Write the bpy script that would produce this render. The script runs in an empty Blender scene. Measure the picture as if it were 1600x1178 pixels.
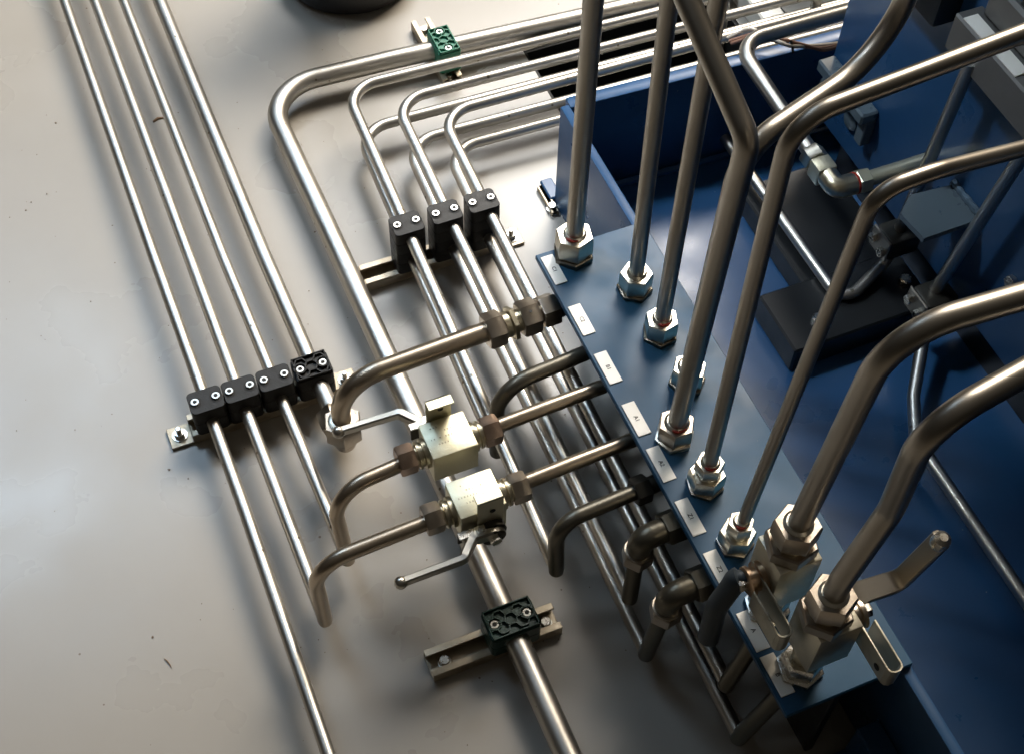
import bpy, bmesh, math, random
from mathutils import Vector, Matrix
random.seed(7)
S = bpy.context.scene
COL = S.collection
V = Vector

# ------------------------------------------------------------------ camera
cam = bpy.data.cameras.new('camera')
co = bpy.data.objects.new('camera', cam); COL.objects.link(co)
R = (( .92299173, -.38449938,  .01570033),
     (-.30873475, -.76423965, -.5662337 ),
     ( .22971532,  .51778179, -.8240952 ))
co.matrix_world = Matrix(((R[0][0], -R[1][0], -R[2][0], 0.0),
                          (R[0][1], -R[1][1], -R[2][1], 0.0),
                          (R[0][2], -R[1][2], -R[2][2], 1.15),
                          (0, 0, 0, 1)))
cam.sensor_width = 36; cam.lens = 2184.96 / 1600 * 36
cam.clip_start = .02; cam.clip_end = 60
S.camera = co

# ------------------------------------------------------------------ world
w = bpy.data.worlds.new('World'); S.world = w; w.use_nodes = True
nt = w.node_tree; nt.nodes.clear()
out = nt.nodes.new('ShaderNodeOutputWorld'); bg = nt.nodes.new('ShaderNodeBackground')
tc = nt.nodes.new('ShaderNodeTexCoord'); sx = nt.nodes.new('ShaderNodeSeparateXYZ')
rp = nt.nodes.new('ShaderNodeValToRGB')
nt.links.new(tc.outputs['Generated'], sx.inputs[0]); nt.links.new(sx.outputs['Z'], rp.inputs[0])
rp.color_ramp.elements[0].color = (.045, .038, .03, 1); rp.color_ramp.elements[0].position = .35
rp.color_ramp.elements[1].color = (.19, .17, .14, 1); rp.color_ramp.elements[1].position = .95
nt.links.new(rp.outputs[0], bg.inputs[0]); bg.inputs[1].default_value = .35
nt.links.new(bg.outputs[0], out.inputs[0])

# ------------------------------------------------------------------ lamps
def area(name, loc, target, sx_, sy_, power, color):
    l = bpy.data.lights.new(name, 'AREA'); l.shape = 'RECTANGLE'; l.size = sx_; l.size_y = sy_
    l.energy = power; l.color = color
    o = bpy.data.objects.new(name, l); COL.objects.link(o); o.location = loc
    o.rotation_euler = (V(target) - V(loc)).to_track_quat('-Z', 'Y').to_euler()
    return o
wl = area('window_light', (1.75, 3.1, 3.0), (.55, 1.66, 0), 2.4, 1.3, 18.5, (.97, .985, 1.0)); wl.data.spread = math.radians(46)
wl = area('side_window_light', (-.6, 3.1, 3.2), (-.22, 1.18, 0), 1.2, 1.0, 2.6, (.56, .77, 1.0)); wl.data.spread = math.radians(40)
wl = area('tray_fill_light', (-1.1, 2.1, 3.4), (.74, .86, .05), .35, .35, 1.0, (.80, .90, 1.0)); wl.data.spread = math.radians(16)  # added narrow fill beam to brighten the tray back, not an actual window
wl = area('ceiling_lamp', (2.35, 2.55, 2.75), (.15, .6, 0), 1.5, 1.5, 150, (1.0, .84, .64))

S.view_settings.view_transform = 'Standard'; S.view_settings.look = 'None'
S.view_settings.exposure = 0; S.view_settings.gamma = 1
S.cycles.use_denoising = True
S.cycles.max_bounces = 8

# ------------------------------------------------------------------ materials
def mat(name, col, rough=.5, metal=0, var=.0, rvar=.0, scale=20, bump=0, bscale=200, coat=0, col2=None,
        stretch=(1, 1, 1), spec=.5, specks=None):
    m = bpy.data.materials.new(name); m.use_nodes = True
    n = m.node_tree.nodes; L = m.node_tree.links
    b = n['Principled BSDF']
    b.inputs['Base Color'].default_value = (*col, 1); b.inputs['Roughness'].default_value = rough
    b.inputs['Metallic'].default_value = metal; b.inputs['Specular IOR Level'].default_value = spec
    b.inputs['Coat Weight'].default_value = coat; b.inputs['Coat Roughness'].default_value = .12
    t = n.new('ShaderNodeTexCoord'); mp = n.new('ShaderNodeMapping'); mp.inputs['Scale'].default_value = stretch
    L.new(t.outputs['Object'], mp.inputs[0])
    no = n.new('ShaderNodeTexNoise'); no.inputs['Scale'].default_value = scale
    no.inputs['Detail'].default_value = 6; no.inputs['Roughness'].default_value = .62
    L.new(mp.outputs[0], no.inputs['Vector'])
    c2 = col2 or tuple(c * (1 - var) for c in col)
    r = n.new('ShaderNodeValToRGB')
    r.color_ramp.elements[0].position = .22; r.color_ramp.elements[1].position = .80; r.color_ramp.interpolation = 'EASE'
    r.color_ramp.elements[0].color = (*c2, 1); r.color_ramp.elements[1].color = (*col, 1)
    L.new(no.outputs[0], r.inputs[0])
    last = r.outputs[0]
    if specks:
        vo = n.new('ShaderNodeTexVoronoi'); vo.inputs['Scale'].default_value = specks[0]
        L.new(t.outputs['Object'], vo.inputs['Vector'])
        lt = n.new('ShaderNodeMath'); lt.operation = 'LESS_THAN'
        n3 = n.new('ShaderNodeTexNoise'); n3.inputs['Scale'].default_value = 9
        L.new(t.outputs['Object'], n3.inputs['Vector'])
        ml = n.new('ShaderNodeMath'); ml.operation = 'MULTIPLY'; ml.inputs[1].default_value = specks[1]
        L.new(n3.outputs[0], ml.inputs[0])
        L.new(vo.outputs['Distance'], lt.inputs[0]); L.new(ml.outputs[0], lt.inputs[1])
        mx = n.new('ShaderNodeMix'); mx.data_type = 'RGBA'
        L.new(lt.outputs[0], mx.inputs[0]); L.new(last, mx.inputs[6]); mx.inputs[7].default_value = (*specks[2], 1)
        last = mx.outputs[2]
    L.new(last, b.inputs['Base Color'])
    if rvar:
        mr = n.new('ShaderNodeMapRange'); mr.inputs[1].default_value = .18; mr.inputs[2].default_value = .82
        mr.inputs[3].default_value = rough - rvar; mr.inputs[4].default_value = rough + rvar
        n2 = n.new('ShaderNodeTexNoise'); n2.inputs['Scale'].default_value = scale * 2.3
        n2.inputs['Detail'].default_value = 5
        L.new(mp.outputs[0], n2.inputs['Vector']); L.new(n2.outputs[0], mr.inputs[0])
        L.new(mr.outputs[0], b.inputs['Roughness'])
    if bump:
        bn = n.new('ShaderNodeTexNoise'); bn.inputs['Scale'].default_value = bscale; bn.inputs['Detail'].default_value = 4
        L.new(t.outputs['Object'], bn.inputs['Vector'])
        bu = n.new('ShaderNodeBump'); bu.inputs['Strength'].default_value = bump; bu.inputs['Distance'].default_value = .001
        L.new(bn.outputs[0], bu.inputs['Height']); L.new(bu.outputs[0], b.inputs['Normal'])
    return m
M = {
 'floor': mat('grey_floor_paint', (.36, .336, .300), .30, 0, .10, .10, 2.6, .08, 25, spec=.55, specks=(38, .07, (.16, .12, .09))),
 'steel': mat('drawn_steel', (.52, .50, .46), .39, 1, 0, .08, 7, 0, 300, col2=(.44, .415, .37), specks=(55, .16, (.20, .17, .13))),
 'steel_warm': mat('heat_tinted_steel', (.56, .48, .38), .32, 1, 0, .05, 10, 0, 300, col2=(.44, .37, .29)),
 'steel_dark': mat('dull_steel', (.40, .375, .33), .36, 1, 0, .05, 10, 0, 300, col2=(.33, .305, .27)),
 'zinc': mat('yellow_zinc', (.72, .67, .52), .33, 1, 0, .07, 60, .15, 400, col2=(.56, .50, .36)),
 'zinc_body': mat('pale_zinc_body', (.70, .675, .52), .42, .85, .1, .06, 70, .15, 500, col2=(.68, .64, .47)),
 'nut': mat('nut_steel', (.50, .45, .38), .33, 1, 0, .06, 60, .12, 400, col2=(.40, .34, .28)),
 'nut_copper': mat('browned_nut', (.55, .42, .33), .36, 1, 0, .06, 60, .12, 400, col2=(.40, .29, .23)),
 'nut_bright': mat('bright_nut', (.78, .75, .66), .32, 1, 0, .07, 60, .12, 400, col2=(.62, .58, .48)),
 'lever': mat('lever_steel', (.55, .53, .48), .30, 1, 0, .04, 12, 0, 1, col2=(.46, .44, .39)),
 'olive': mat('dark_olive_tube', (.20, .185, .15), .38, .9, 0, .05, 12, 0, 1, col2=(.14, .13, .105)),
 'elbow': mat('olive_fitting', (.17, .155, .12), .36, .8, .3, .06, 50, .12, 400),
 'zinc_shaded': mat('shaded_zinc_body', (.60, .57, .47), .40, .95, .1, .06, 60, .12, 500, col2=(.48, .455, .37)),  # darker copy of the zinc body, weaker light on upright valves put into colour
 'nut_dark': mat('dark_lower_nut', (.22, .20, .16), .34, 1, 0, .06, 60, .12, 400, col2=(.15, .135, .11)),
 'lit_blue': mat('lit_tank_blue', (.085, .115, .135), .30, 0, .1, .06, 20, .1, 60),  # tank blue lightened to paint in reflected light on lug, plugs and bracket
 'weld': mat('painted_weld', (.10, .15, .20), .18, .3, .1, .05, 60, .3, 300),
 'black_oxide': mat('black_fitting', (.06, .055, .045), .38, .6, .3, .06, 50, .15, 400),
 'black': mat('black_plastic', (.011, .0105, .010), .48, 0, .3, .08, 60, .25, 600, spec=.32),
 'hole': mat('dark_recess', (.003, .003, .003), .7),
 'green': mat('green_plastic', (.016, .19, .11), .42, 0, .3, .06, 50, .2, 500),
 'dark_green': mat('dark_green_plastic', (.006, .045, .034), .36, 0, .3, .06, 50, .2, 500),
 'rail': mat('galvanised_rail', (.50, .44, .34), .45, .8, .1, .08, 40, .2, 300, col2=(.36, .30, .22)),
 'bolt': mat('bright_bolt', (.72, .70, .66), .28, 1, 0, .05, 100, 0, 1, col2=(.58, .56, .50)),
 'blue': mat('blue_paint', (.021, .078, .185), .32, 0, .2, .10, 9, .12, 40, spec=.44, col2=(.016, .062, .150), specks=(45, .055, (.16, .19, .22))),
 'plate_blue': mat('plate_blue_paint', (.022, .085, .165), .42, 0, .2, .15, 11, .10, 60, spec=.24, col2=(.015, .064, .130), specks=(50, .05, (.14, .17, .19))),
 'blackbox': mat('black_steel', (.008, .009, .010), .4, 0, .3, .08, 20, .1, 100),
 'label': mat('label_white', (.92, .90, .84), .38, 0, .06, .04, 40),
 'ink': mat('label_ink', (.03, .025, .02), .6),
 'stamp': mat('stamped_mark', (.34, .31, .22), .5, .6),
 'grey': mat('grey_casting', (.14, .14, .135), .42, .2, .2, .06, 20, .2, 100),
 'rubber': mat('black_rubber', (.012, .012, .014), .45, 0, .3, .08, 20, .1, 100),
 'grip': mat('blue_grey_grip', (.03, .043, .055), .5, 0, .2, .05, 30),
 'copper': mat('copper_washer', (.42, .29, .19), .36, 1),
 'red': mat('red_marking', (.35, .03, .015), .5),
 'wire': mat('brown_wire', (.22, .11, .07), .5), 'wire2': mat('pale_wire', (.55, .50, .42), .5),
 'stain': mat('rust_stain', (.22, .13, .07), .6), 'grit': mat('grit', (.14, .10, .07), .8),
 'white': mat('white_beam', (.66, .64, .58), .4, 0, .1, .05, 10),
}

# ------------------------------------------------------------------ mesh helpers
def basis(d, up=None):
    d = V(d).normalized()
    u = V(up) if up is not None else (V((0, 0, 1)) if abs(d.z) < .9 else V((0, 1, 0)))
    a = u.cross(d).normalized(); b = d.cross(a).normalized()
    return a, b, d
class MB:
    def __init__(s): s.bm = bmesh.new()
    def rings(s, rings, closed=True, cap=True):
        bm = s.bm; vs = [[bm.verts.new(p) for p in r] for r in rings]; n = len(rings[0])
        for i in range(len(vs) - 1):
            for j in range(n):
                k = (j + 1) % n
                bm.faces.new((vs[i][j], vs[i][k], vs[i+1][k], vs[i+1][j]))
        if cap:
            bm.faces.new(list(reversed(vs[0]))); bm.faces.new(vs[-1])
        return s
    def lathe(s, o, d, prof, n=32, up=None, phase=0):
        """prof: list of (t along d, radius)"""
        a, b, d = basis(d, up); o = V(o); R_ = []
        for t, r in prof:
            R_.append([o + d*t + (a*math.cos(phase + 2*math.pi*j/n) + b*math.sin(phase + 2*math.pi*j/n))*r for j in range(n)])
        return s.rings(R_)
    def hex(s, o, d, h, af, phase=0, up=None, ch=.09):
        r = af / math.sqrt(3); c = h * ch
        return s.lathe(o, d, [(0, r*.93), (c, r), (h-c, r), (h, r*.93)], 6, up, phase)
    def box(s, c, sz, bev=0, rot=None, seg=1):
        t = bmesh.new(); bmesh.ops.create_cube(t, size=1)
        for v in t.verts: v.co = V((v.co.x*sz[0], v.co.y*sz[1], v.co.z*sz[2]))
        if bev: bmesh.ops.bevel(t, geom=list(t.edges), offset=bev, segments=seg, profile=.5, affect='EDGES')
        m = (rot.to_4x4() if rot is not None else Matrix.Identity(4)); m.translation = V(c)
        t.transform(m); me = bpy.data.meshes.new('tmp'); t.to_mesh(me); t.free(); s.bm.from_mesh(me); bpy.data.meshes.remove(me)
        return s
    def span(s, x0, x1, y0, y1, z0, z1, bev=0, seg=1):
        return s.box(((x0+x1)/2, (y0+y1)/2, (z0+z1)/2), (x1-x0, y1-y0, z1-z0), bev, None, seg)
    def prism(s, pts, o, u, v, h):
        """outline pts in (u,v) plane at o, thickness h along u x v"""
        u = V(u); v = V(v); n = u.cross(v).normalized(); o = V(o)
        return s.rings([[o+u*p[0]+v*p[1] for p in pts], [o+u*p[0]+v*p[1]+n*h for p in pts]])
    def sweep(s, path, r, n=28, cap=True):
        """path: list of Vectors, r float or list"""
        P = [V(p) for p in path]; T = []
        for i in range(len(P)):
            a = P[max(0, i-1)]; b = P[min(len(P)-1, i+1)]; T.append((b-a).normalized())
        a, b, _ = basis(T[0]); R_ = []
        for i, p in enumerate(P):
            t = T[i]; a = (a - t*a.dot(t)).normalized(); b = t.cross(a)
            rr = r[i] if isinstance(r, list) else r
            R_.append([p + (a*math.cos(2*math.pi*j/n) + b*math.sin(2*math.pi*j/n))*rr for j in range(n)])
        return s.rings(R_, cap=cap)
    def ribbon(s, path, w, t, side):
        """flat bar of width w (along side) and thickness t, w may be list"""
        P = [V(p) for p in path]; side = V(side).normalized(); R_ = []
        for i, p in enumerate(P):
            a = P[max(0, i-1)]; b = P[min(len(P)-1, i+1)]; tt = (b-a).normalized(); nn = tt.cross(side).normalized()
            ww = (w[i] if isinstance(w, list) else w)/2; h = (t[i] if isinstance(t, list) else t)/2
            c = min(ww, h)*.35
            q = [(-ww+c, -h), (ww-c, -h), (ww, -h+c), (ww, h-c), (ww-c, h), (-ww+c, h), (-ww, h-c), (-ww, -h+c)]
            R_.append([p + side*x + nn*y for x, y in q])
        return s.rings(R_)
    def build(s, name, m, parent=None, loc=None, ang=32, mats=None):
        bmesh.ops.recalc_face_normals(s.bm, faces=s.bm.faces)
        o_ = V(loc) if loc is not None else (V(parent['_w']) if parent is not None else V((0, 0, 0)))
        for v in s.bm.verts: v.co -= o_
        me = bpy.data.meshes.new(name); s.bm.to_mesh(me); s.bm.free()
        me.materials.append(M[m] if isinstance(m, str) else m)
        for p in me.polygons: p.use_smooth = True
        me.set_sharp_from_angle(angle=math.radians(ang))
        ob = bpy.data.objects.new(name, me); COL.objects.link(ob)
        if parent is not None:
            ob.parent = parent; ob.location = o_ - V(parent['_w'])
        else: ob.location = o_
        ob['_w'] = tuple(o_)
        return ob
def fillet(pts, rad, n=10):
    P = [V(p) for p in pts]; out_ = [P[0]]
    for i in range(1, len(P)-1):
        r = rad[i-1] if isinstance(rad, (list, tuple)) else rad
        a = (P[i-1]-P[i]).normalized(); b = (P[i+1]-P[i]).normalized()
        th = a.angle(b)
        if th > math.pi-.01: out_.append(P[i]); continue
        d = min(r/math.tan(th/2), .48*(P[i-1]-P[i]).length if i > 1 else .98*(P[i-1]-P[i]).length,
                .48*(P[i+1]-P[i]).length if i < len(P)-2 else .98*(P[i+1]-P[i]).length)
        p0 = P[i]+a*d; p1 = P[i]+b*d; rr = d*math.tan(th/2)
        c = P[i] + (a+b).normalized()*(rr/math.sin(th/2)); u = p0-c; v = p1-c; om = u.angle(v)
        for k in range(n+1):
            t = k/n; out_.append(c + (u*math.sin((1-t)*om) + v*math.sin(t*om))/math.sin(om))
    out_.append(P[-1]); res = [out_[0]]
    for p in out_[1:]:
        if (p-res[-1]).length > 1e-5: res.append(p)
    return res
def tag(o, label=None, cat=None, group=None, kind=None):
    if label: o['label'] = label
    if cat: o['category'] = cat
    if group: o['group'] = group
    if kind: o['kind'] = kind
    return o
def thing(name, loc, label, cat, group=None):
    o = bpy.data.objects.new(name, None); COL.objects.link(o); o.location = loc; o['_w'] = tuple(loc)
    o.empty_display_size = .02
    return tag(o, label, cat, group)
def dup(root, loc, label=None, rz=None, group=None):
    r = root.copy(); COL.objects.link(r); r.location = loc; r['_w'] = tuple(loc)
    if rz is not None: r.rotation_euler = (0, 0, rz)
    if label: r['label'] = label
    if group: r['group'] = group
    for ch in list(root.children):
        c = ch.copy(); COL.objects.link(c); c.parent = r
        for g in list(ch.children):
            d = g.copy(); COL.objects.link(d); d.parent = c
    return r
def text(name, body, size, origin, right, up, m, parent=None, thick=.0002):
    cu = bpy.data.curves.new('tmp_text', 'FONT'); cu.body = body; cu.size = size
    cu.align_x = 'CENTER'; cu.align_y = 'CENTER'; cu.extrude = thick
    t = bpy.data.objects.new('tmp_text', cu); COL.objects.link(t)
    bpy.context.view_layer.update()
    me = bpy.data.meshes.new_from_object(t.evaluated_get(bpy.context.evaluated_depsgraph_get()))
    bpy.data.objects.remove(t); bpy.data.curves.remove(cu)
    r = V(right).normalized(); u = V(up).normalized(); n = r.cross(u)
    mtx = Matrix(((r.x, u.x, n.x, 0), (r.y, u.y, n.y, 0), (r.z, u.z, n.z, 0), (0, 0, 0, 1)))
    me.transform(mtx); me.materials.clear(); me.materials.append(M[m]); me.name = name
    o = bpy.data.objects.new(name, me); COL.objects.link(o)
    if parent is not None: o.parent = parent; o.location = V(origin) - V(parent['_w'])
    else: o.location = origin
    return o

# ------------------------------------------------------------------ floor with the pit opening behind the tray
b = MB()
X = [-4, .513, .775, 5]; Y = [-3, .935, 1.152, 7]
for i in range(3):
    for j in range(3):
        if i == 1 and j == 1: continue
        b.bm.faces.new([b.bm.verts.new(p) for p in ((X[i], Y[j], 0), (X[i+1], Y[j], 0), (X[i+1], Y[j+1], 0), (X[i], Y[j+1], 0))])
tag(b.build('floor', 'floor'), kind='structure')
b = MB()
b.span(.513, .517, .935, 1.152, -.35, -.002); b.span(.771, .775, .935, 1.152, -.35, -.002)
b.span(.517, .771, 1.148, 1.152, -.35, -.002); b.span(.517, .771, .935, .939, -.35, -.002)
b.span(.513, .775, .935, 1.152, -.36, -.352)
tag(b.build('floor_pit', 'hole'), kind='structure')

# ------------------------------------------------------------------ blue drip tray
tray = thing('drip_tray', (.9, .4, 0), 'large blue painted steel tray with raised rim right of the bulkhead plate', 'drip tray')
TX = .461
b = MB(); b.span(.455, 1.7, -.3, .905, .004, .015); b.build('tray_floor', 'blue', tray)
b = MB(); b.span(.4515, .4612, -.3, .9175, 0, .1452, .0016, 2); b.build('side_wall', 'blue', tray)
b = MB(); rot = Matrix.Rotation(-.045, 3, 'Z')
b.box((.961, .8975, .0725), (1.0, .016, .145), .002, rot, 2); b.build('back_wall', 'blue', tray)
b = MB(); path = [(.463, .9095 - .045*0, .0175)]
pts = [V((.463+i*.006, .906-.045*(i*.006)+.0*random.random(), .0165)) for i in range(95)]
b.sweep(pts, [.0045*(1+.35*math.sin(i*2.1)*random.random()) for i in range(95)], 8); b.build('weld_bead', 'blue', tray)
b = MB(); b.sweep([V((.4635, -.25+i*.008, .0165)) for i in range(142)], [.004*(1+.4*random.random()) for i in range(142)], 8)
b.build('weld_bead', 'blue', tray)
b = MB(); b.span(.447, .4610, .9185, .948, .003, .008, .0015); b.build('foot_plate', 'blue', tray)
b = MB(); b.span(.395, .4510, -.3, .262, .002, .012, .001); b.span(.430, .4510, -.3, .262, .012, .06, .001)
b.build('support_angle', 'blue', tray)

# ------------------------------------------------------------------ tall tank standing in the tray
tank = thing('hydraulic_tank', (1.0, .5, .016), 'tall blue painted oil tank standing inside the tray', 'tank')
FX = .735
b = MB(); b.span(FX, 1.5, -.6, .868, .075, .45, .003, 2); b.build('tank_shell', 'blue', tank)
b = MB(); b.span(FX+.02, 1.45, -.55, .84, .0155, .075); b.build('tank_skid', 'blackbox', tank)
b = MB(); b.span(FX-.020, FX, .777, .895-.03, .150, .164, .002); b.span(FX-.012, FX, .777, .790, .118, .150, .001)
b.build('lifting_lug', 'lit_blue', tank)
for yy in (.862, .812):
    b = MB(); b.lathe((FX, yy, .120), (-1, 0, 0), [(0, .0115), (.003, .0115), (.0045, .009)], 28); b.build('blind_plug', 'lit_blue', tank)
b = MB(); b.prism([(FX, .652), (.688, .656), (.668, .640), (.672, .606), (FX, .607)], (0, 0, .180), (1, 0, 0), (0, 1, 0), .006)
br = b.build('bracket', 'lit_blue', tank)
b = MB(); b.hex((FX, .545, .165), (-1, 0, 0), .006, .013, .2); b.build('bolt', 'bolt', tank)
b = MB(); b.sweep([V((FX-.002, .604+i*.0026, .188)) for i in range(20)], [.0032*(1+.45*random.random()) for i in range(20)], 8)
b.build('weld_bead', 'weld', br)

# black base block under the pipes
blk = thing('pump_base', (.66, .70, .016), 'low black steel block bolted down beside the tank', 'base block')
b = MB(); b.span(.573, .733, .615, .690, .0155, .050, .002); b.span(.625, .733, .6905, .83, .0155, .044, .002); b.build('block', 'blackbox', blk)
for (x_, y_) in ((.612, .640), (.718, .650)):
    b = MB(); b.lathe((x_, y_, .050), (0, 0, 1), [(0, .0065), (.005, .0065), (.0065, .005)], 20); b.build('bolt', 'bolt', blk)

# black housing and grey valve block near the tank top
bh = thing('motor_housing', (.85, .84, .323), 'black square motor housing projecting from the tank near the top edge', 'motor housing')
b = MB(); b.span(.71, 1.1, .721, 1.0, .323, .47, .004, 2); b.build('housing', 'blackbox', bh)
vb = thing('valve_block', (.85, .62, .33), 'grey cast valve block with a long name strip on its edge', 'valve block')
b = MB(); b.span(.709, 1.1, .50, .700, .322, .360, .002); b.build('lower_body', 'grey', vb)
b = MB(); b.span(.728, 1.1, .50, .690, .3605, .395, .003); u_ = b.build('upper_body', 'grey', vb)
for q in ((.738, .655), (.738, .60), (.738, .545)):
    b = MB(); b.lathe((q[0], q[1], .395), (0, 0, 1), [(0, .0055), (.005, .0055), (.0055, .0045)], 20); b.build('bolt', 'blackbox', vb)
b = MB(); b.lathe((.772, .675, .395), (0, 0, 1), [(0, .026), (.016, .026), (.02, .022)], 32); b.build('solenoid_cap', 'blackbox', vb)
b = MB(); b.span(.7105, .7245, .615, .690, .3605, .3615); ls = b.build('name_strip', 'label', vb)
text('lettering', 'K5 01', .008, (.7175, .652, .3618), (0, -1, 0), (1, 0, 0), 'ink', ls)

# ------------------------------------------------------------------ bulkhead plate
plate = thing('bulkhead_plate', (.40, .5, .14), 'long flat blue steel plate carrying the vertical pipes, fixed to the tray rim', 'mounting plate')
PZ = .1515
b = MB(); b.span(.3505, .4608, .268, .745, PZ-.006, PZ, .0008); b.build('plate_panel', 'plate_blue', plate)
b = MB(); b.span(.402, .410, .275, .74, .0005, PZ-.0062, .001); b.build('light_blocker', 'blackbox', plate)  # unseen panel added to block window light and darken the floor under the plate

labs = [('C1', 843, 404, .7395), ('C2', 0, 0, .678), ('B1', 0, 0, .622), ('A1', 0, 0, .565), ('A2', 0, 0, .517), ('Z1', 0, 0, .463), ('Z2', 0, 0, .412), ('A', 0, 0, .3555), ('B', 0, 0, .3165)]
for i, (tx, _, _, y1) in enumerate(labs):
    o = thing('name_label', (.3595, y1-.017, PZ), 'small white rectangular label marked %s on the left edge of the blue plate' % tx, 'label', 'white labels along the plate edge')
    b = MB(); b.span(.3535, .3655, y1-.0345, y1, PZ+.0002, PZ+.0012, .0003)
    b.build('label_card', 'label', o)
    text('lettering', tx, .0052, (.3597, y1-.0175, PZ+.0013), (0, -1, 0), (1, 0, 0), 'ink', o)

# ------------------------------------------------------------------ risers on the plate
def stack(root, x, y, z, items, phase=.2, tilt=(0, 0, 1)):
    """items: (name, height, across flats, material)"""
    d = V(tilt).normalized(); p = V((x, y, z))
    for k, (nm, h, af, mt) in enumerate(items):
        if nm == 'collar':
            b = MB(); b.lathe(p, d, [(0, af/2*.96), (h*.15, af/2), (h*.85, af/2), (h, af/2*.96)], 32)
        else:
            b = MB(); b.hex(p, d, h, af, phase + .12*k, ch=.13)
        b.build(nm, mt, root); p = p + d*h
    return p
def riser(x, y, r, pts, rad, label, items, m='steel_dark', redmark=False, phase=.2, group='steel pipes rising from the blue plate'):
    o = thing('riser_pipe', (x, y, PZ), label, 'pipe', group)
    top = stack(o, x, y, PZ, items, phase)
    b = MB(); b.sweep(fillet([(x, y, PZ+.002)] + pts, rad, 14), r); b.build('tube', m, o)
    b = MB(); b.lathe((top.x, top.y, top.z-.0005), (0, 0, 1), [(0, r*1.32), (.0012, r*1.3), (.003, r*1.04)], 28)
    b.build('sealing_ring', 'nut_bright', o)
    if redmark:
        b = MB(); a0 = 3.3 + random.random()*.6
        b.sweep([V((top.x+r*1.22*math.cos(a0+k*.16), top.y+r*1.22*math.sin(a0+k*.16), top.z+.0012)) for k in range(9)], [.0006, .0011, .0013, .0014, .0012, .0013, .001, .0009, .0005], 8)
        b.build('paint_mark', 'red', o)
    return o
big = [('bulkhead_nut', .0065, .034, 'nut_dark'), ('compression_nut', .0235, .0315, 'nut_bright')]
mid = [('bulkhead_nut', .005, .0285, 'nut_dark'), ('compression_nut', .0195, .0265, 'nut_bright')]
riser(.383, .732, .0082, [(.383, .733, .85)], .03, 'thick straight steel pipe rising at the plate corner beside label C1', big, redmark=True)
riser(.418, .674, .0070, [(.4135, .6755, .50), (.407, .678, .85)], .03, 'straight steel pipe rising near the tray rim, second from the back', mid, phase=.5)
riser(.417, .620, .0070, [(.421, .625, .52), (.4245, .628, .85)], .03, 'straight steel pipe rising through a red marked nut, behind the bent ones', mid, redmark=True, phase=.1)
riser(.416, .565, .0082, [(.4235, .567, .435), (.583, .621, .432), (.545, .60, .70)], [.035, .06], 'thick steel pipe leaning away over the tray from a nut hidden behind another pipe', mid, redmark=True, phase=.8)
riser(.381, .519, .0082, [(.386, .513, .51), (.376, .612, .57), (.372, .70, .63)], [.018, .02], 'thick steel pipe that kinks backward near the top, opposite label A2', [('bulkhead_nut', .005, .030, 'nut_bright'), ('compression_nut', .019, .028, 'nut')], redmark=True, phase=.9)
two = [('bulkhead_nut', .004, .028, 'nut'), ('reducer_hex', .017, .027, 'nut_bright'), ('collar', .003, .021, 'nut_bright'), ('compression_nut', .013, .021, 'nut_bright')]
riser(.384, .468, .0062, [(.381, .469, .57), (.547, .478, .575), (.7, .486, .58)], [.028, .03], 'slim steel pipe bending right near the top, above label Z1', two, redmark=True, phase=.3)
riser(.382, .411, .0053, [(.4075, .414, .555), (.445, .414, .557), (.525, .425, .535), (.7, .455, .50)], [.026, .06, .05], 'thinnest steel pipe, leaning right and bending, above label Z2', [('bulkhead_nut', .004, .027, 'nut'), ('reducer_hex', .016, .026, 'nut_bright'), ('collar', .003, .019, 'nut_bright'), ('compression_nut', .013, .019, 'nut_bright')], redmark=True, phase=.5)

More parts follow.
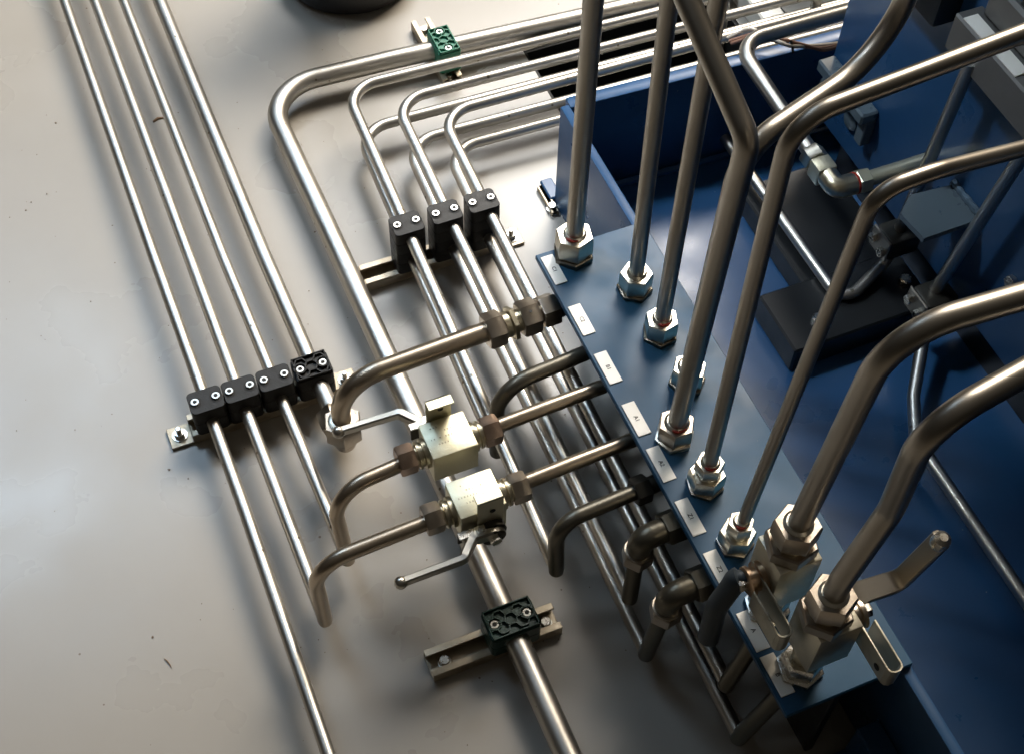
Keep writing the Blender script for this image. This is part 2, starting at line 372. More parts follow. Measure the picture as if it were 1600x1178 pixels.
# ------------------------------------------------------------------ ball valves standing on the plate
def up_valve(x, y, label, mirror, r, pts, rad, pipelabel, bz, bx):
    s = -1 if mirror else 1
    o = thing('ball_valve', (x, y, PZ), label, 'valve', 'ball valves standing on the plate')
    p = stack(o, x, y, PZ, [('bulkhead_nut', .005, .032, 'bolt'), ('lower_nut', .018, .028, 'bolt')], .3)
    p = stack(o, x, y, p.z, [('collar', .014, .020, 'zinc')], 0)
    z0 = p.z; z1 = z0 + bz
    b = MB(); b.span(x+bx-.0175, x+bx+.0175, y-.0170, y+.0170, z0, z1, .0012, 2); body = b.build('valve_body', 'zinc_shaded', o)
    p = stack(o, x, y, z1, [('adapter_hex', .013, .0345, 'nut'), ('collar', .004, .027, 'zinc'), ('compression_nut', .020, .0305, 'nut')], .25)
    sx_ = x+bx+s*.0175; sz = z0+bz*(.46 if mirror else .60)
    b = MB(); b.lathe((sx_, y, sz), (s, 0, 0), [(0, .013), (.004, .013), (.0045, .0095), (.009, .0095), (.0095, .012), (.0125, .012), (.0135, .010)], 32)
    st = b.build('spindle', 'copper' if mirror else 'nut', o)
    b = MB(); b.hex((sx_+s*.013, y, sz), (s, 0, 0), .007, .010); b.build('spindle_nut', 'bolt', st)
    # U-shaped stop bracket, open upward, reaching toward the front
    b = MB(); x0 = sx_ + s*.003
    th = .0016; ww = .011; L_ = .036; h0, h1 = sz-.013, sz+.010
    def leg(xa, ya, yb, za=h0, zb=h1):
        b.span(min(xa, xa+s*th), max(xa, xa+s*th), ya, yb, za, zb, .0004)
    yf = y-.016-L_
    leg(x0, yf+.004, y+.010); leg(x0+s*ww, yf+.004, y-.012)
    path_ = [V((x0+s*(th/2), yf+.004, (h0+h1)/2)), V((x0+s*(th/2+.001), yf+.0015, (h0+h1)/2)), V((x0+s*(th/2+.0035), yf, (h0+h1)/2)),
             V((x0+s*(ww+th/2-.0035), yf, (h0+h1)/2)), V((x0+s*(ww+th/2-.001), yf+.0015, (h0+h1)/2)), V((x0+s*(ww+th/2), yf+.004, (h0+h1)/2))]
    b.ribbon(path_, h1-h0, th, (0, 0, 1)); sb = b.build('stop_bracket', 'zinc_shaded', o)
    b = MB(); b.lathe((x0+(-.0004 if s > 0 else .0004), y-.040, sz-.003), (-s if False else (-1 if s > 0 else 1), 0, 0), [(0, .003), (.0003, .003)], 16)
    b.build('hole', 'hole', sb)
    # lever
    if mirror:
        pl = fillet([(sx_-.010, y+.002, sz+.002), (sx_-.018, y+.006, sz+.001), (.341, y+.004, sz-.006), (.330, y+.001, sz-.026), (.3265, y-.004, sz-.070)], .02, 8)
        b = MB(); n_ = len(pl)
        b.sweep(pl, [.0085 if i > 3 else .006 for i in range(n_)], 16); b.build('lever', 'grip', o)
    else:
        pl = fillet([(sx_+.008, y+.008, sz-.002), (.420, y+.012, sz+.004), (.449, y+.008, sz+.010), (.452, y-.003, sz+.090)], .012, 6)
        b = MB(); b.ribbon(pl, [.020 - .006*i/len(pl) for i in range(len(pl))], .0055, (0, 1, .1)); lv = b.build('lever', 'steel_dark', o)
        b = MB(); e = pl[-1]; b.lathe((e.x, e.y, e.z-.006), (.03, -.1, 1), [(0, .0062), (.004, .0068), (.009, .006), (.0115, .003)], 20); b.build('lever_tip', 'bolt', lv)
    pp = thing('riser_pipe', (x, y, p.z), pipelabel, 'pipe', 'steel pipes rising from the blue plate')
    b = MB(); b.sweep(fillet([(x, y, p.z-.012)] + pts, rad, 14), r); b.build('tube', 'steel_dark', pp)
    b = MB(); b.lathe((x, y, p.z-.0004), (0, 0, 1), [(0, r*1.3), (.001, r*1.3), (.0025, r*1.05)], 28); b.build('sealing_ring', 'nut_bright', pp)
up_valve(.379, .352, 'zinc ball valve with copper coloured spindle and dark grip, beside label A', True, .0085,
         [(.389, .347, .512), (.476, .342, .512), (.62, .335, .512)], [.045, .03], 'thick steel pipe bending right above the valve beside label A', .062, .001)
up_valve(.378, .298, 'zinc ball valve nearest the plate end, flat bare steel lever', False, .0085,
         [(.379, .298, .30), (.4015, .304, .372), (.386, .295, .492), (.46, .305, .495), (.60, .318, .497)], [.03, .03, .035, .03], 'thick wavy steel pipe bending right above the valve beside label B', .054, .006)

# ------------------------------------------------------------------ floor pipes
def pipe(pts, rad, r, label, m='steel', group='steel pipes laid along the floor', root=None):
    b = MB(); P = fillet(pts, rad, 14)
    # break up long straight runs
    Q_ = [P[0]]
    for p in P[1:]:
        d = (p-Q_[-1]).length; k = max(1, int(d/.05)); a = Q_[-1]
        for i in range(1, k+1):
            q = a.lerp(p, i/k)
            if i < k: pass
            Q_.append(q)
    b.sweep(Q_, r); o = b.build('steel_pipe', m, None, loc=pts[0])
    return tag(o, label, 'pipe', group)
ZL = .030
def stub(pts, rad, r_, label, m):
    P = fillet(pts, rad, 14); d = (P[1]-P[0]).normalized()
    pre = [P[0]-d*(r_*.98), P[0]-d*(r_*.85), P[0]-d*(r_*.55)]
    b = MB(); b.sweep(pre+P, [r_*.35, r_*.72, r_*.95]+[r_]*len(P)); o = b.build('riser_bend', m, None, loc=pts[0])
    return tag(o, label, 'pipe', 'bent pipes rising from the floor runs')
pipe([(.029, 1.9, ZL), (.0285, .98, ZL), (.0305, .655, ZL), (.029, .415, ZL), (.029, -.1, ZL)], .3, .006, 'slim straight floor pipe, outermost on the left, running out of the bottom edge')
# cross pipes: floor run, bend up, cross to the plate (valves clamp over them)
CZ = .125
pipe([(.062, 1.9, ZL), (.062, .80, ZL), (.064, .531, ZL)], .3, .0062, 'floor pipe second from left, ending at the riser of the front cross valve')
stub([(.064, .530, ZL), (.0635, .532, CZ), (.185, .5365, CZ)], .032, .0067, 'pipe curving up from the second floor pipe into the front cross valve', 'steel_warm')
pipe([(.093, 1.9, ZL), (.094, .955, ZL), (.101, .579, ZL)], .3, .0058, 'floor pipe third from left, ending at the riser of the rear cross valve')
stub([(.101, .578, ZL), (.099, .588, CZ+.004), (.18, .598, CZ)], .032, .0067, 'pipe curving up from the third floor pipe into the rear cross valve', 'steel_warm')
c2 = pipe([(.132, 1.9, ZL+.002), (.133, .94, ZL+.002), (.138, .690, ZL+.002)], [.3], .0082, 'thicker fourth floor pipe ending below the big vertical nut')
cp = pipe([(.138, .690, .040), (.138, .692, CZ+.002), (.27, .6985, CZ), (.40, .700, CZ)], [.042, .01], .0092, 'thick warm toned pipe curving from the floor nut toward label C2', 'steel_warm', 'pipes crossing above the floor runs')
pipe([(.225, .539, CZ), (.30, .5425, CZ), (.40, .5465, CZ-.002)], [.1], .0066, 'short cross pipe from the front valve to label A2', 'steel_warm', 'pipes crossing above the floor runs')
pipe([(.225, .600, CZ), (.30, .603, CZ), (.40, .607, CZ-.002)], [.1], .0066, 'short cross pipe from the rear valve to label A1', 'steel_warm', 'pipes crossing above the floor runs')
# big return pipe
pipe([(.2105, -.1, .0265), (.211, .474, .0265), (.207, .913, .0265), (.2035, 1.173, .0265), (.349, 1.167, .0265), (.580, 1.152, .0265), (1.4, 1.10, .0265)], [.3, .3, .058, .3, .3], .0112, 'thickest steel floor pipe with a wide bend, held by the green clamps')
# three stacked pairs
ZU = .063
TOP = [((.2805, 1.100), .274, .262, .4855), ((.3245, 1.0655), .3185, .309, .437), ((.3635, 1.030), .3585, .349, .335)]
pipe([(.745, 1.085, -.12), (.742, 1.087, ZU), (.2805, 1.104, ZU), (.274, .881, ZU), (.2615, .486, ZU)], [.02, .035, .3], .0061, 'upper pipe of the left stacked pair, longest of that pair')
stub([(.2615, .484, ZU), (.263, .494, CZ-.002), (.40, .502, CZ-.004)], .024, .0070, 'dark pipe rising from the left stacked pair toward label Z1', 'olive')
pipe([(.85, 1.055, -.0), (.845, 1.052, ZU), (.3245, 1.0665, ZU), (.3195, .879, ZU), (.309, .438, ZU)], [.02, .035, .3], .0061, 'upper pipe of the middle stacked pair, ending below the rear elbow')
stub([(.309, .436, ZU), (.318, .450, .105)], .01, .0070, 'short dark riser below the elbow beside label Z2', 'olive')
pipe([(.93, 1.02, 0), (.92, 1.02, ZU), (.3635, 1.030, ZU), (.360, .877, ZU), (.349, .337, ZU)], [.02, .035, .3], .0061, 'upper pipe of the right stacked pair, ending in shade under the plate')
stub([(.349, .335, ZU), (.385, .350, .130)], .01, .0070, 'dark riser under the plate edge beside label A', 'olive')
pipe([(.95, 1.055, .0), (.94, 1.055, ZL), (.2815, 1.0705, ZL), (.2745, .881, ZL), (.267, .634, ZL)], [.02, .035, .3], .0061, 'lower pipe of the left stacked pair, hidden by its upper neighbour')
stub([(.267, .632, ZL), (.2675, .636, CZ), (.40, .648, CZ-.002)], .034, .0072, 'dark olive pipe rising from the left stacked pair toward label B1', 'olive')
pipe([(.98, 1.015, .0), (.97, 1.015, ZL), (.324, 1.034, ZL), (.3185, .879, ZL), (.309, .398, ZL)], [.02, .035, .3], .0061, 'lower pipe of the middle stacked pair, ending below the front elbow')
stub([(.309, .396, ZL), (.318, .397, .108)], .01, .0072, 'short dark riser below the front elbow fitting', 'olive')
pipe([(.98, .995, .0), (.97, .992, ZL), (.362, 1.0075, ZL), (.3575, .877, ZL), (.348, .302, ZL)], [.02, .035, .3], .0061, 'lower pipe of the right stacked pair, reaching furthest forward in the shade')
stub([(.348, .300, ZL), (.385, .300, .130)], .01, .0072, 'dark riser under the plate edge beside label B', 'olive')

# big nut below the C2 pipe
o = thing('elbow_union', (.138, .690, .02), 'large steel nut and elbow joining the fourth floor pipe to the curved pipe', 'pipe fitting')
b = MB(); b.hex((.138, .690, .050), (0, 0, 1), .024, .032, .25, ch=.12); b.build('compression_nut', 'nut', o)
b = MB(); b.lathe((.138, .690, .0737), (0, 0, 1), [(0, .0135), (.0008, .013), (.0022, .0098)], 28); b.build('sealing_ring', 'nut_bright', o)
b = MB(); b.lathe((.138, .690, .044), (0, 0, 1), [(0, .011), (.009, .012)], 28); b.sweep(fillet([(.138, .712, .032), (.138, .690, .032), (.138, .690, .046)], .008, 6), .0105); b.build('elbow_body', 'nut', o)
b = MB(); b.hex((.138, .710, .032), (0, 1, 0), .020, .030, .3); b.build('side_nut', 'nut', o)

# C2 union (three hexes in a row)
o = thing('pipe_union', (.30, .70, CZ), 'row of brown steel hexagon nuts on the thick cross pipe near label C2', 'pipe fitting')
def xhex(x0, x1, y, z, af, m, name, ph=.52):
    b = MB(); b.hex((x0, y, z), (1, .03, 0), x1-x0, af, ph, ch=.12); return b.build(name, m, o)
xhex(0.2820, 0.2990, .6985, CZ, .030, 'nut', 'compression_nut')
b = MB(); b.lathe((.300, .699, CZ), (1, .03, 0), [(0, .0125), (.005, .0125), (.005, .0105), (.018, .0105)], 28); b.build('collar', 'zinc', o)
xhex(0.3060, 0.3110, .699, CZ, .029, 'zinc', 'adapter_hex', .3)
xhex(0.3160, 0.3340, .6995, CZ, .030, 'nut', 'union_nut', .52)
b = MB(); b.lathe((.3250, .6995-.005, CZ+.01495), (0, 0, 1), [(0, .0013), (.0003, .0013)], 14); b.build('hole', 'hole', o)
xhex(0.3365, 0.3530, .700, CZ, .028, 'nut', 'rear_nut', .25)
b = MB(); b.lathe((.353, .700, CZ), (1, 0, 0), [(0, .011), (.006, .010), (.012, .0095), (.03, .0095)], 28); b.build('stub', 'black_oxide', o)

# fittings under the plate
o = thing('pipe_nut', (.345, .5, CZ), 'black hexagon nut on the dark pipe next to label Z1', 'pipe fitting')
b = MB(); b.hex((.336, .498, CZ-.003), (1, .05, 0), .014, .022, .5); b.build('compression_nut', 'black_oxide', o)
b = MB(); b.lathe((.350, .499, CZ-.003), (1, .05, 0), [(0, .008), (.03, .008)], 24); b.build('stub', 'black_oxide', o)
def elbow(x, y, z, label):
    o = thing('elbow_fitting', (x, y, z), label, 'pipe fitting', 'dark elbow fittings under the plate edge')
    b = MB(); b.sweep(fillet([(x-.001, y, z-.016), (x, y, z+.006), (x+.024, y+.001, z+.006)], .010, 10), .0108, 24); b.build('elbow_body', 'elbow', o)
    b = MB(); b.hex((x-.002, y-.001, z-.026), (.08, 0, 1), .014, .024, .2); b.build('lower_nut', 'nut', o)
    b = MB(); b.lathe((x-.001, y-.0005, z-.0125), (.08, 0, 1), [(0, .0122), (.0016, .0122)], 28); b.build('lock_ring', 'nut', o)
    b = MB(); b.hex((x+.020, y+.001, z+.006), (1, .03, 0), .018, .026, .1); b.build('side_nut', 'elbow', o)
    return o
elbow(.321, .452, .124, 'dark elbow fitting under the plate edge beside label Z2')
elbow(.320, .397, .124, 'dark elbow fitting under the plate edge, nearer the front')
for (yy, zz) in ((.700, CZ), (.648, CZ), (.607, CZ), (.5465, CZ)):
    pass

# ------------------------------------------------------------------ horizontal ball valves
def cross_valve(xc, y, z, s, label, m_nl, m_nr):
    """s=+1: spindle on the far side (+Y); s=-1: toward the viewer"""
    o = thing('ball_valve', (xc, y, z), label, 'valve', 'zinc ball valves on the cross pipes')
    hx = .0205
    b = MB(); b.span(xc-hx, xc+hx, y-.0185, y+.0185, z-.020, z+.0165, .0012, 2); body = b.build('valve_body', 'zinc_body', o)
    for d_, mm in ((-1, m_nl), (1, m_nr)):
        b = MB(); b.lathe((xc+d_*hx, y, z), (d_, 0, 0), [(0, .0135), (.0035, .0135), (.004, .011), (.006, .011), (.0065, .0125), (.0085, .0125), (.009, .0098), (.016, .0098)], 32)
        b.build('end_adapter', 'zinc', o)
        b = MB(); b.hex((xc+d_*(hx+.0105), y, z), (d_, 0, 0), .0155, .0235, .52+.1*d_, ch=.12); b.build('compression_nut', mm, o)
    # stamped lines on the top face
    for k, (tx, ty, tw) in enumerate(((-.006, .011, .012), (.004, .006, .02), (-.004, 0, .022), (-.002, -.006, .016))):
        n_ = int(tw/.0026)
        b = MB()
        for q in range(n_):
            if random.random() < .2: continue
            b.box((xc+tx-tw/2+q*.0026, y+ty, z+.01655), (.0015*random.uniform(.5, 1), .0016, .0001))
        b.build('stamped_marking', 'stamp', body)
    # stop bracket plate and folded tab
    ys = y + s*.0205; th = .0018; tx0 = xc + (-.012 if s > 0 else -.007)
    b = MB()
    b.span(tx0, tx0+.023, min(ys, ys+s*th), max(ys, ys+s*th), z-.008, z+(.043 if s > 0 else .036), .0004)
    zt = z+(.043 if s > 0 else .036)
    ya, yb = (ys+s*th, ys-s*.0085)
    b.span(tx0, tx0+.023, min(ya, yb), max(ya, yb), zt-th, zt, .0004)
    tab = b.build('lock_tab', 'zinc_body', o)
    b = MB(); yh = ys + (-.0003 if s > 0 else s*th-.0003)
    b.lathe((tx0+.013, min(ys, ys+s*th)-.0003, zt-.016), (0, -1, 0), [(0, .0026), (.0002, .0026)], 16); b.build('hole', 'hole', tab)
    # base bracket with screws
    b = MB(); yo = ys + s*.0025
    b.span(xc-.026, xc+.014, min(yo, yo+s*.002), max(yo, yo+s*.002), z-.012, z+.004, .0006); bb = b.build('stop_plate', 'black_oxide', o)
    b = MB(); b.span(xc-.026, xc-.002, min(yo, yo+s*.007), max(yo, yo+s*.007), z+.003, z+.0045, .0004); b.build('stop_rim', 'bolt', bb)
    b = MB(); b.lathe((xc-.020, yo+s*.002, z-.004), (0, s, 0), [(0, .0032), (.003, .0032), (.004, .0022)], 16); b.build('screw', 'bolt', bb)
    b = MB(); b.lathe((xc+.004, ys, z-.008), (0, s, 0), [(0, .0128), (.007, .0128), (.0075, .0105), (.012, .0105), (.013, .009)], 28); sp = b.build('spindle', 'black_oxide', o)
    b = MB(); b.hex((xc+.004, ys+s*.012, z-.008), (0, s, 0), .005, .009); b.build('spindle_nut', 'bolt', sp)
    # cranked lever with ball end
    y0 = ys+s*.008
    pl = fillet([(xc+.006, y0, z-.004), (xc-.014, y0+s*.001, z-.001), (xc-.0285, y0+s*.017, z+.001), (xc-.081, y0+s*.018, z+.002)], .006, 5)
    n_ = len(pl)
    b = MB(); b.ribbon(pl, [.0125-.0045*i/n_ for i in range(n_)], [.0100-.0042*i/n_ for i in range(n_)], (0, 0, 1)); lv = b.build('lever', 'lever', o)
    e = pl[-1]; b = MB()
    b.lathe((e.x+.006, e.y, e.z), (-1, 0, 0), [(0, .0028), (.004, .0034)] + [(.0085-.0056*math.cos(a), .0056*math.sin(a)) for a in [.9+i*.27 for i in range(8)]], 18)
    b.build('ball_end', 'lever', lv)
    return o
cross_valve(.2075, .598, CZ+.002, 1, 'rear zinc ball valve on the cross pipes, its lever reaching over the big nut', 'nut_copper', 'nut_copper')
cross_valve(.2085, .5375, CZ, -1, 'zinc ball valve on the front cross pipe, lever pointing down toward the viewer', 'nut', 'nut')

# ------------------------------------------------------------------ rails
def rail(x0, x1, y, label, alongy=False, w=.026, h=.011, tabs=True, loc=None, bolts=None):
    """C channel built along X; rotate for alongy"""
    L_ = x1-x0; base = ((x0+x1)/2, y, 0) if not alongy else (y, (x0+x1)/2, 0)
    o = thing('mounting_rail', base, label, 'rail', 'steel channel rails under the clamps')
    def T(p): return (base[0]+p[0], base[1]+p[1], p[2])
    b = MB(); t = .0022
    def sp(a0, a1, c0, c1, z0, z1):
        if alongy: b.span(base[0]+c0, base[0]+c1, base[1]+a0, base[1]+a1, z0, z1, .0004)
        else: b.span(base[0]+a0, base[0]+a1, base[1]+c0, base[1]+c1, z0, z1, .0004)
    sp(-L_/2, L_/2, -w/2, w/2, .0003, t)
    sp(-L_/2, L_/2, -w/2, -w/2+t, t+.0001, h); sp(-L_/2, L_/2, w/2-t, w/2, t+.0001, h)
    sp(-L_/2, L_/2, -w/2, -w/2+.0065, h+.0001, h+t); sp(-L_/2, L_/2, w/2-.0065, w/2, h+.0001, h+t)
    b.build('channel', 'rail', o)
    for a in (bolts or (-L_/2+.012, L_/2-.012)):
        p = (base[0]+(0 if alongy else a), base[1]+(a if alongy else 0), t)
        b = MB(); b.lathe(p, (0, 0, 1), [(0, .0062), (.001, .0062), (.0011, .0045), (.006, .0045), (.0065, .004)], 20); b.build('bolt', 'bolt', o)
    return o
def tabrail(x0, x1, y, label, tabx):
    o = rail(x0, x1, y, label, bolts=[(x0+x1)/2*0+((x1-x0)/2-.02)])
    for tx, ty in tabx:
        b = MB(); b.span(tx-.011, tx+.011, y+ty-.012, y+ty+.012, .0004, .0035, .0006); tb = b.build('end_tab', 'rail', o)
        b = MB(); b.lathe((tx, y+ty, .0035), (0, 0, 1), [(0, .0075), (.0012, .0075)], 22); b.hex((tx, y+ty, .0047), (0, 0, 1), .005, .0095, .3)
        b.lathe((tx, y+ty, .0095), (0, 0, 1), [(0, .0027), (.006, .0027), (.0065, .0022)], 14); b.build('bolt', 'bolt', tb)
    return o
tabrail(.008, .155, .778, 'steel rail under the row of four black clamps', [(-.003, -.001), (.165, .001)])
tabrail(.222, .378, .8905, 'steel rail under the three tall double clamps', [(.388, -.003)])
rail(.1346, .256, .4645, 'steel rail under the dark green clamp', bolts=(-.046, .050))
rail(1.127, 1.234, .4145, 'short rail crossing under the bright green clamp', alongy=True, w=.024)
rail(.900, .942, .4455, 'pale rail end sticking out beside the tray corner', alongy=True, w=.008, h=.004, bolts=(-.012,))

# ------------------------------------------------------------------ clamps
def clamp(x, y, z0, z1, w, d, label, mt='black', layers=1, group='black plastic pipe clamps', bx=None, recess=None):
    o = thing('pipe_clamp', (x, y, z0), label, 'pipe clamp', group)
    bx = bx or w*.31
    hL = (z1-z0)/layers
    for k in range(layers):
        a, c = z0+k*hL, z0+(k+1)*hL
        b = MB()
        for (q0, q1) in ((a+.0003, (a+c)/2-.0004), ((a+c)/2+.0004, c)):
            # rounded vertical corners
            r_ = .0045; P_ = []
            for cx, cy, st in ((1, 1, 0), (-1, 1, 1), (-1, -1, 2), (1, -1, 3)):
                for i in range(6):
                    an = math.pi/2*(st+i/5); P_.append((cx*(w/2-r_)+r_*math.cos(an), cy*(d/2-r_)+r_*math.sin(an)))
            def ring(zz, sc): return [(x+p[0]*sc, y+p[1]*sc, zz) for p in P_]
            b.rings([ring(q0, 1), ring(q1-.0007, 1), ring(q1, .97)])
        b.build('clamp_half', mt, o)
    for s in (-1, 1):
        px = x+s*bx
        b = MB(); b.lathe((px, y, z1+.0002), (0, 0, 1), [(0, .0062), (.0001, .0062)], 24); b.build('counterbore', 'hole', o)
        b = MB(); b.lathe((px, y, z1+.0004), (0, 0, 1), [(0, .0041), (.0011, .0041), (.0016, .0036)], 24)
        bo = b.build('bolt', 'bolt', o)
        b = MB(); b.hex((px, y, z1+.0021), (0, 0, 1), .0001, .0038, .3); b.build('socket', 'hole', bo)
    if recess:
        b = MB(); h = .003
        zt = z1+.0003
        x0, x1, y0, y1 = x-w/2+.0014, x+w/2-.0014, y-d/2+.0014, y+d/2-.0014
        for (a0, a1, c0, c1) in ((x0, x1, y0, y0+.0014), (x0, x1, y1-.0014, y1), (x0, x0+.0014, y0, y1), (x1-.0014, x1, y0, y1)):
            b.span(a0, a1, c0, c1, zt, zt+h, .0003)
        R_ = recess; dx = R_*1.5; dy = R_*math.sqrt(3)
        seen = set()
        for i in range(-5, 6):
            for j in range(-4, 5):
                cx = x+i*dx; cy = y+j*dy+(dy/2 if i % 2 else 0)
                for k in range(6):
                    a = math.pi/3*k; a2 = a+math.pi/3
                    p = V((cx+R_*math.cos(a), cy+R_*math.sin(a), 0)); q = V((cx+R_*math.cos(a2), cy+R_*math.sin(a2), 0))
                    mid = (p+q)/2; key = (round(mid.x, 5), round(mid.y, 5))
                    if key in seen: continue
                    seen.add(key)
                    if not (x0 < p.x < x1 and x0 < q.x < x1 and y0 < p.y < y1 and y0 < q.y < y1): continue
                    if min(abs(mid.x-x-bx), abs(mid.x-x+bx)) < .0045 and abs(mid.y-y) < .0045: continue
                    an = math.atan2(q.y-p.y, q.x-p.x)
                    b.box((mid.x, mid.y, zt+h/2-.0002), ((q-p).length, .0011, h-.0004), 0, Matrix.Rotation(an, 3, 'Z'))
        for s in (-1, 1):
            ring = []
            n_ = 20
            b2 = [[V((x+s*bx+rr*math.cos(2*math.pi*k/n_), y+rr*math.sin(2*math.pi*k/n_), zz)) for k in range(n_)] for rr, zz in ((.0062, zt), (.0062, zt+h), (.0052, zt+h), (.0052, zt))]
            b.rings(b2, cap=False)
        b.build('rib_pattern', mt, o)
    return o
RZ = .0135
for i, (x_, lb) in enumerate(((.0295, 'black clamp on the slim leftmost floor pipe, first in the row of four'), (.0628, 'black clamp second from the left in the row of four'), (.0968, 'black clamp third from the left in the row of four'))):
    clamp(x_, .776, RZ, .049, .0325, .026, lb)
clamp(.1340, .7770, RZ, .0458, .0365, .029, 'larger ribbed black clamp at the right end of the row of four', recess=.0062, group='black plastic pipe clamps')
for x_, lb in ((.2735, 'tall double black clamp on the left stacked pair, left of the three'), (.3150, 'tall double black clamp in the middle of the three'), (.3550, 'tall double black clamp nearest the blue plate')):
    clamp(x_, .8890, RZ, .0745, .0322, .027, lb, layers=2, group='tall double pipe clamps')
clamp(.2110, .4640, RZ, .0415, .046, .031, 'dark green ribbed clamp on the thick pipe at the bottom', 'dark_green', recess=.0060, group='green pipe clamps', bx=.0150)
g = thing('pipe_clamp', (.4165, 1.1585, RZ), 'bright green ribbed clamp on the thick pipe near the top', 'pipe clamp', 'green pipe clamps')
tmp = clamp(0, 0, RZ, .0415, .045, .027, 'x', 'green', recess=.0062, group='green pipe clamps', bx=.0145)
for ch in list(tmp.children):
    ch.parent = g
bpy.data.objects.remove(tmp)
g.rotation_euler = (0, 0, math.pi/2)

# ------------------------------------------------------------------ pipes and fittings inside the tray
t1 = thing('steel_pipe', (.64, .90, .18), 'pale pipe bending over the tray back rim down to a square fitting', 'pipe', 'pipes inside the tray')
b = MB(); b.sweep(fillet([(1.1, .892, .186), (.638, .902, .18), (.634, .730, .178)], [.03], 14), .0078); b.build('tube', 'steel', t1)
el = thing('elbow_fitting', (.634, .70, .178), 'pale zinc elbow fitting joining a pipe to the tank side', 'pipe fitting')
b = MB(); b.hex((.634, .744, .178), (0, -1, 0), .014, .022, .3); b.build('compression_nut', 'nut_bright', el)
b = MB(); b.box((.633, .7195, .178), (.020, .018, .021), .002, None, 2); b.build('adapter_block', 'zinc_body', el)
b = MB(); b.sweep(fillet([(.634, .711, .178), (.634, .694, .178), (.655, .694, .177)], .007, 10), .0105, 24); b.build('elbow_body', 'zinc', el)
b = MB(); b.hex((.655, .694, .177), (1, 0, 0), .013, .021, .2); b.lathe((.668, .694, .177), (1, 0, 0), [(0, .0075), (.068, .0075)], 20); b.build('side_nut', 'zinc_body', el)
b = MB(); b.lathe((.6525, .694, .177), (1, 0, 0), [(0, .0109), (.002, .0109)], 24); b.build('paint_mark', 'red', el)
t2 = thing('steel_pipe', (.64, .70, .04), 'thin pipe low in the tray that turns up along the tank side', 'pipe', 'pipes inside the tray')
b = MB(); b.sweep(fillet([(.638, .89, .056), (.642, .645, .056), (.705, .672, .062), (.710, .674, .10), (.710, .664, .335)], [.016, .012, .02], 10), .0060); b.build('tube', 'steel', t2)
t3 = thing('steel_pipe', (.64, .4, .04), 'pipe low in the shaded tray rising to the nearer tank clamp', 'pipe', 'pipes inside the tray')
b = MB(); b.sweep(fillet([(.636, .10, .04), (.634, .490, .04), (.655, .53, .045), (.710, .600, .060), (.710, .604, .09), (.710, .560, .42)], [.02, .03, .02, .03], 10), .0062); b.build('tube', 'steel', t3)
for (y_, z_, lb) in ((.672, .098, 'square steel clamp on the riser near the welded bracket'), (.600, .085, 'square steel clamp on the riser nearest the viewer in the tray')):
    o = thing('pipe_clamp', (.71, y_, z_), lb, 'pipe clamp', 'steel clamps on the tank side')
    b = MB(); b.box((.709, y_, z_), (.036, .030, .026), .004, None, 2); b.build('clamp_half', 'black_oxide', o)
    b = MB(); b.span(.688, .6905, y_-.015, y_+.015, z_-.013, z_+.0145, .001); cvr = b.build('cover_plate', 'steel_dark', o)
    for q in (-.008, .008):
        b = MB(); b.hex((.688, y_+q, z_+q*.3), (-1, 0, 0), .005, .009, .2); b.build('bolt', 'bolt', cvr)

# ------------------------------------------------------------------ far background bits
o = thing('rubber_foot', (.368, 1.358, 0), 'round black rubber machine foot at the top edge of the picture', 'foot')
b = MB(); b.lathe((.368, 1.358, 0), (0, 0, 1), [(0, .074), (.004, .080), (.014, .083), (.030, .083), (.038, .077), (.045, .06), (.30, .055)], 64); b.build('foot_body', 'rubber', o)
b = MB(); b.lathe((.368, 1.358, .0302), (0, 0, 1), [(0, .0845), (.006, .0845)], 64); b.build('foot_ring', 'rubber', o)
o = tag(MB().span(.785, .815, .94, 2.2, .002, .03, .002).build('floor_beam', 'white', None, loc=(.80, 1.5, 0)), 'white painted beam along the right side of the floor opening', 'beam')
o = tag(MB().span(.822, .834, .94, 2.2, .002, .006, .001).build('cable_slot', 'hole', None, loc=(.828, 1.5, 0)), 'narrow dark slot strip beside the white beam', 'slot strip')
o = thing('machine_post', (.88, 1.15, 0), 'grey brown square post standing behind the tray', 'post')
b = MB(); b.span(.865, .892, 1.125, 1.15, 0, .5, .002); b.build('post_body', 'grey', o)
b = MB(); b.span(.893, .905, 1.13, 1.14, 0, .5, .001); b.build('post_rib', 'grey', o)
o = tag(MB().span(.93, 1.3, 1.17, 1.5, .001, .25, .004).build('machine_cabinet', 'grey', None, loc=(1.1, 1.3, 0)), 'grey machine cabinet corner behind the blue tank', 'cabinet')
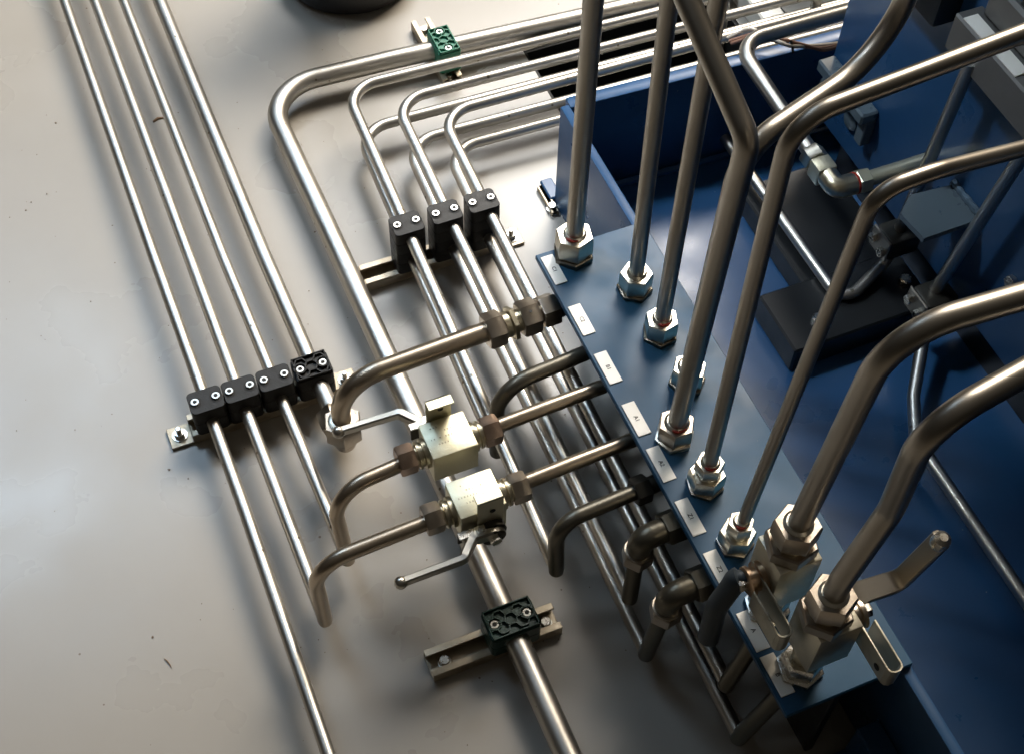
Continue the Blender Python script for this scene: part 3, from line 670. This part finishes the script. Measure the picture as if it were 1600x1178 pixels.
o = thing('cable_bundle', (.69, .905, .155), 'short bundle of brown and pale wires lying over the tray rim', 'cables')
for k, (dy, m_) in enumerate(((0, 'wire'), (.005, 'wire2'), (-.004, 'wire'))):
    b = MB(); pts = fillet([(.652, .935+dy, .150), (.672, .925+dy*1.6, .162+.002*k), (.700, .900-dy, .158+.002*k), (.735, .888+dy, .152), (.78, .885, .150)], .015, 6)
    b.sweep(pts, .0019, 10); b.build('wire', m_, o)
b = MB(); b.sweep([(.702, .890, .155), (.703, .899, .163), (.704, .907, .155)], .0014, 8); b.build('cable_tie', 'hole', o)
o = thing('floor_bolt', (-.074, 1.378, 0), 'blue painted bolt head on the floor at the left edge', 'bolt')
b = MB(); b.hex((-.074, 1.378, 0), (0, 0, 1), .012, .022, .3); b.lathe((-.074, 1.378, .012), (0, 0, 1), [(0, .007), (.005, .007)], 20); b.build('bolt_head', 'blue', o)

b = MB(); b.sweep([(-.0755, .561, .0006), (-.0735, .5575, .0011), (-.0722, .5535, .0009), (-.0718, .550, .0006)], [.0003, .0005, .0004, .0002], 6)
tag(b.build('fibre', 'stain', None, loc=(-.0735, .555, 0)), 'tiny dark curved fibre lying on the bare floor at lower left', 'fibre')
# dirt on the floor
b = MB()
for i in range(120):
    x_, y_ = random.uniform(-.15, .42), random.uniform(.35, 1.3); r_ = random.uniform(.0003, .0007)*(1 if random.random() < .85 else 2.0)
    a = random.random()*6
    pts = [(r_*math.cos(a+k*1.05)*random.uniform(.6, 1.2), r_*math.sin(a+k*1.05)*random.uniform(.6, 1.2)) for k in range(6)]
    b.prism(pts, (x_, y_, .0002), (1, 0, 0), (0, 1, 0), .0005)
tag(b.build('floor_grit', 'grit'), 'tiny specks of dirt scattered over the grey floor', 'dirt', kind='stuff')
b = MB(); b.sweep([(.078, 1.198, .0008), (.084, 1.201, .001), (.090, 1.200, .001), (.098, 1.197, .0007)], [.0012, .0016, .0010, .0006], 8)
tag(b.build('rust_flake', 'stain', None, loc=(.088, 1.2, 0)), 'thin brown rust flake on the floor between the slim pipes near the top left', 'rust flake')
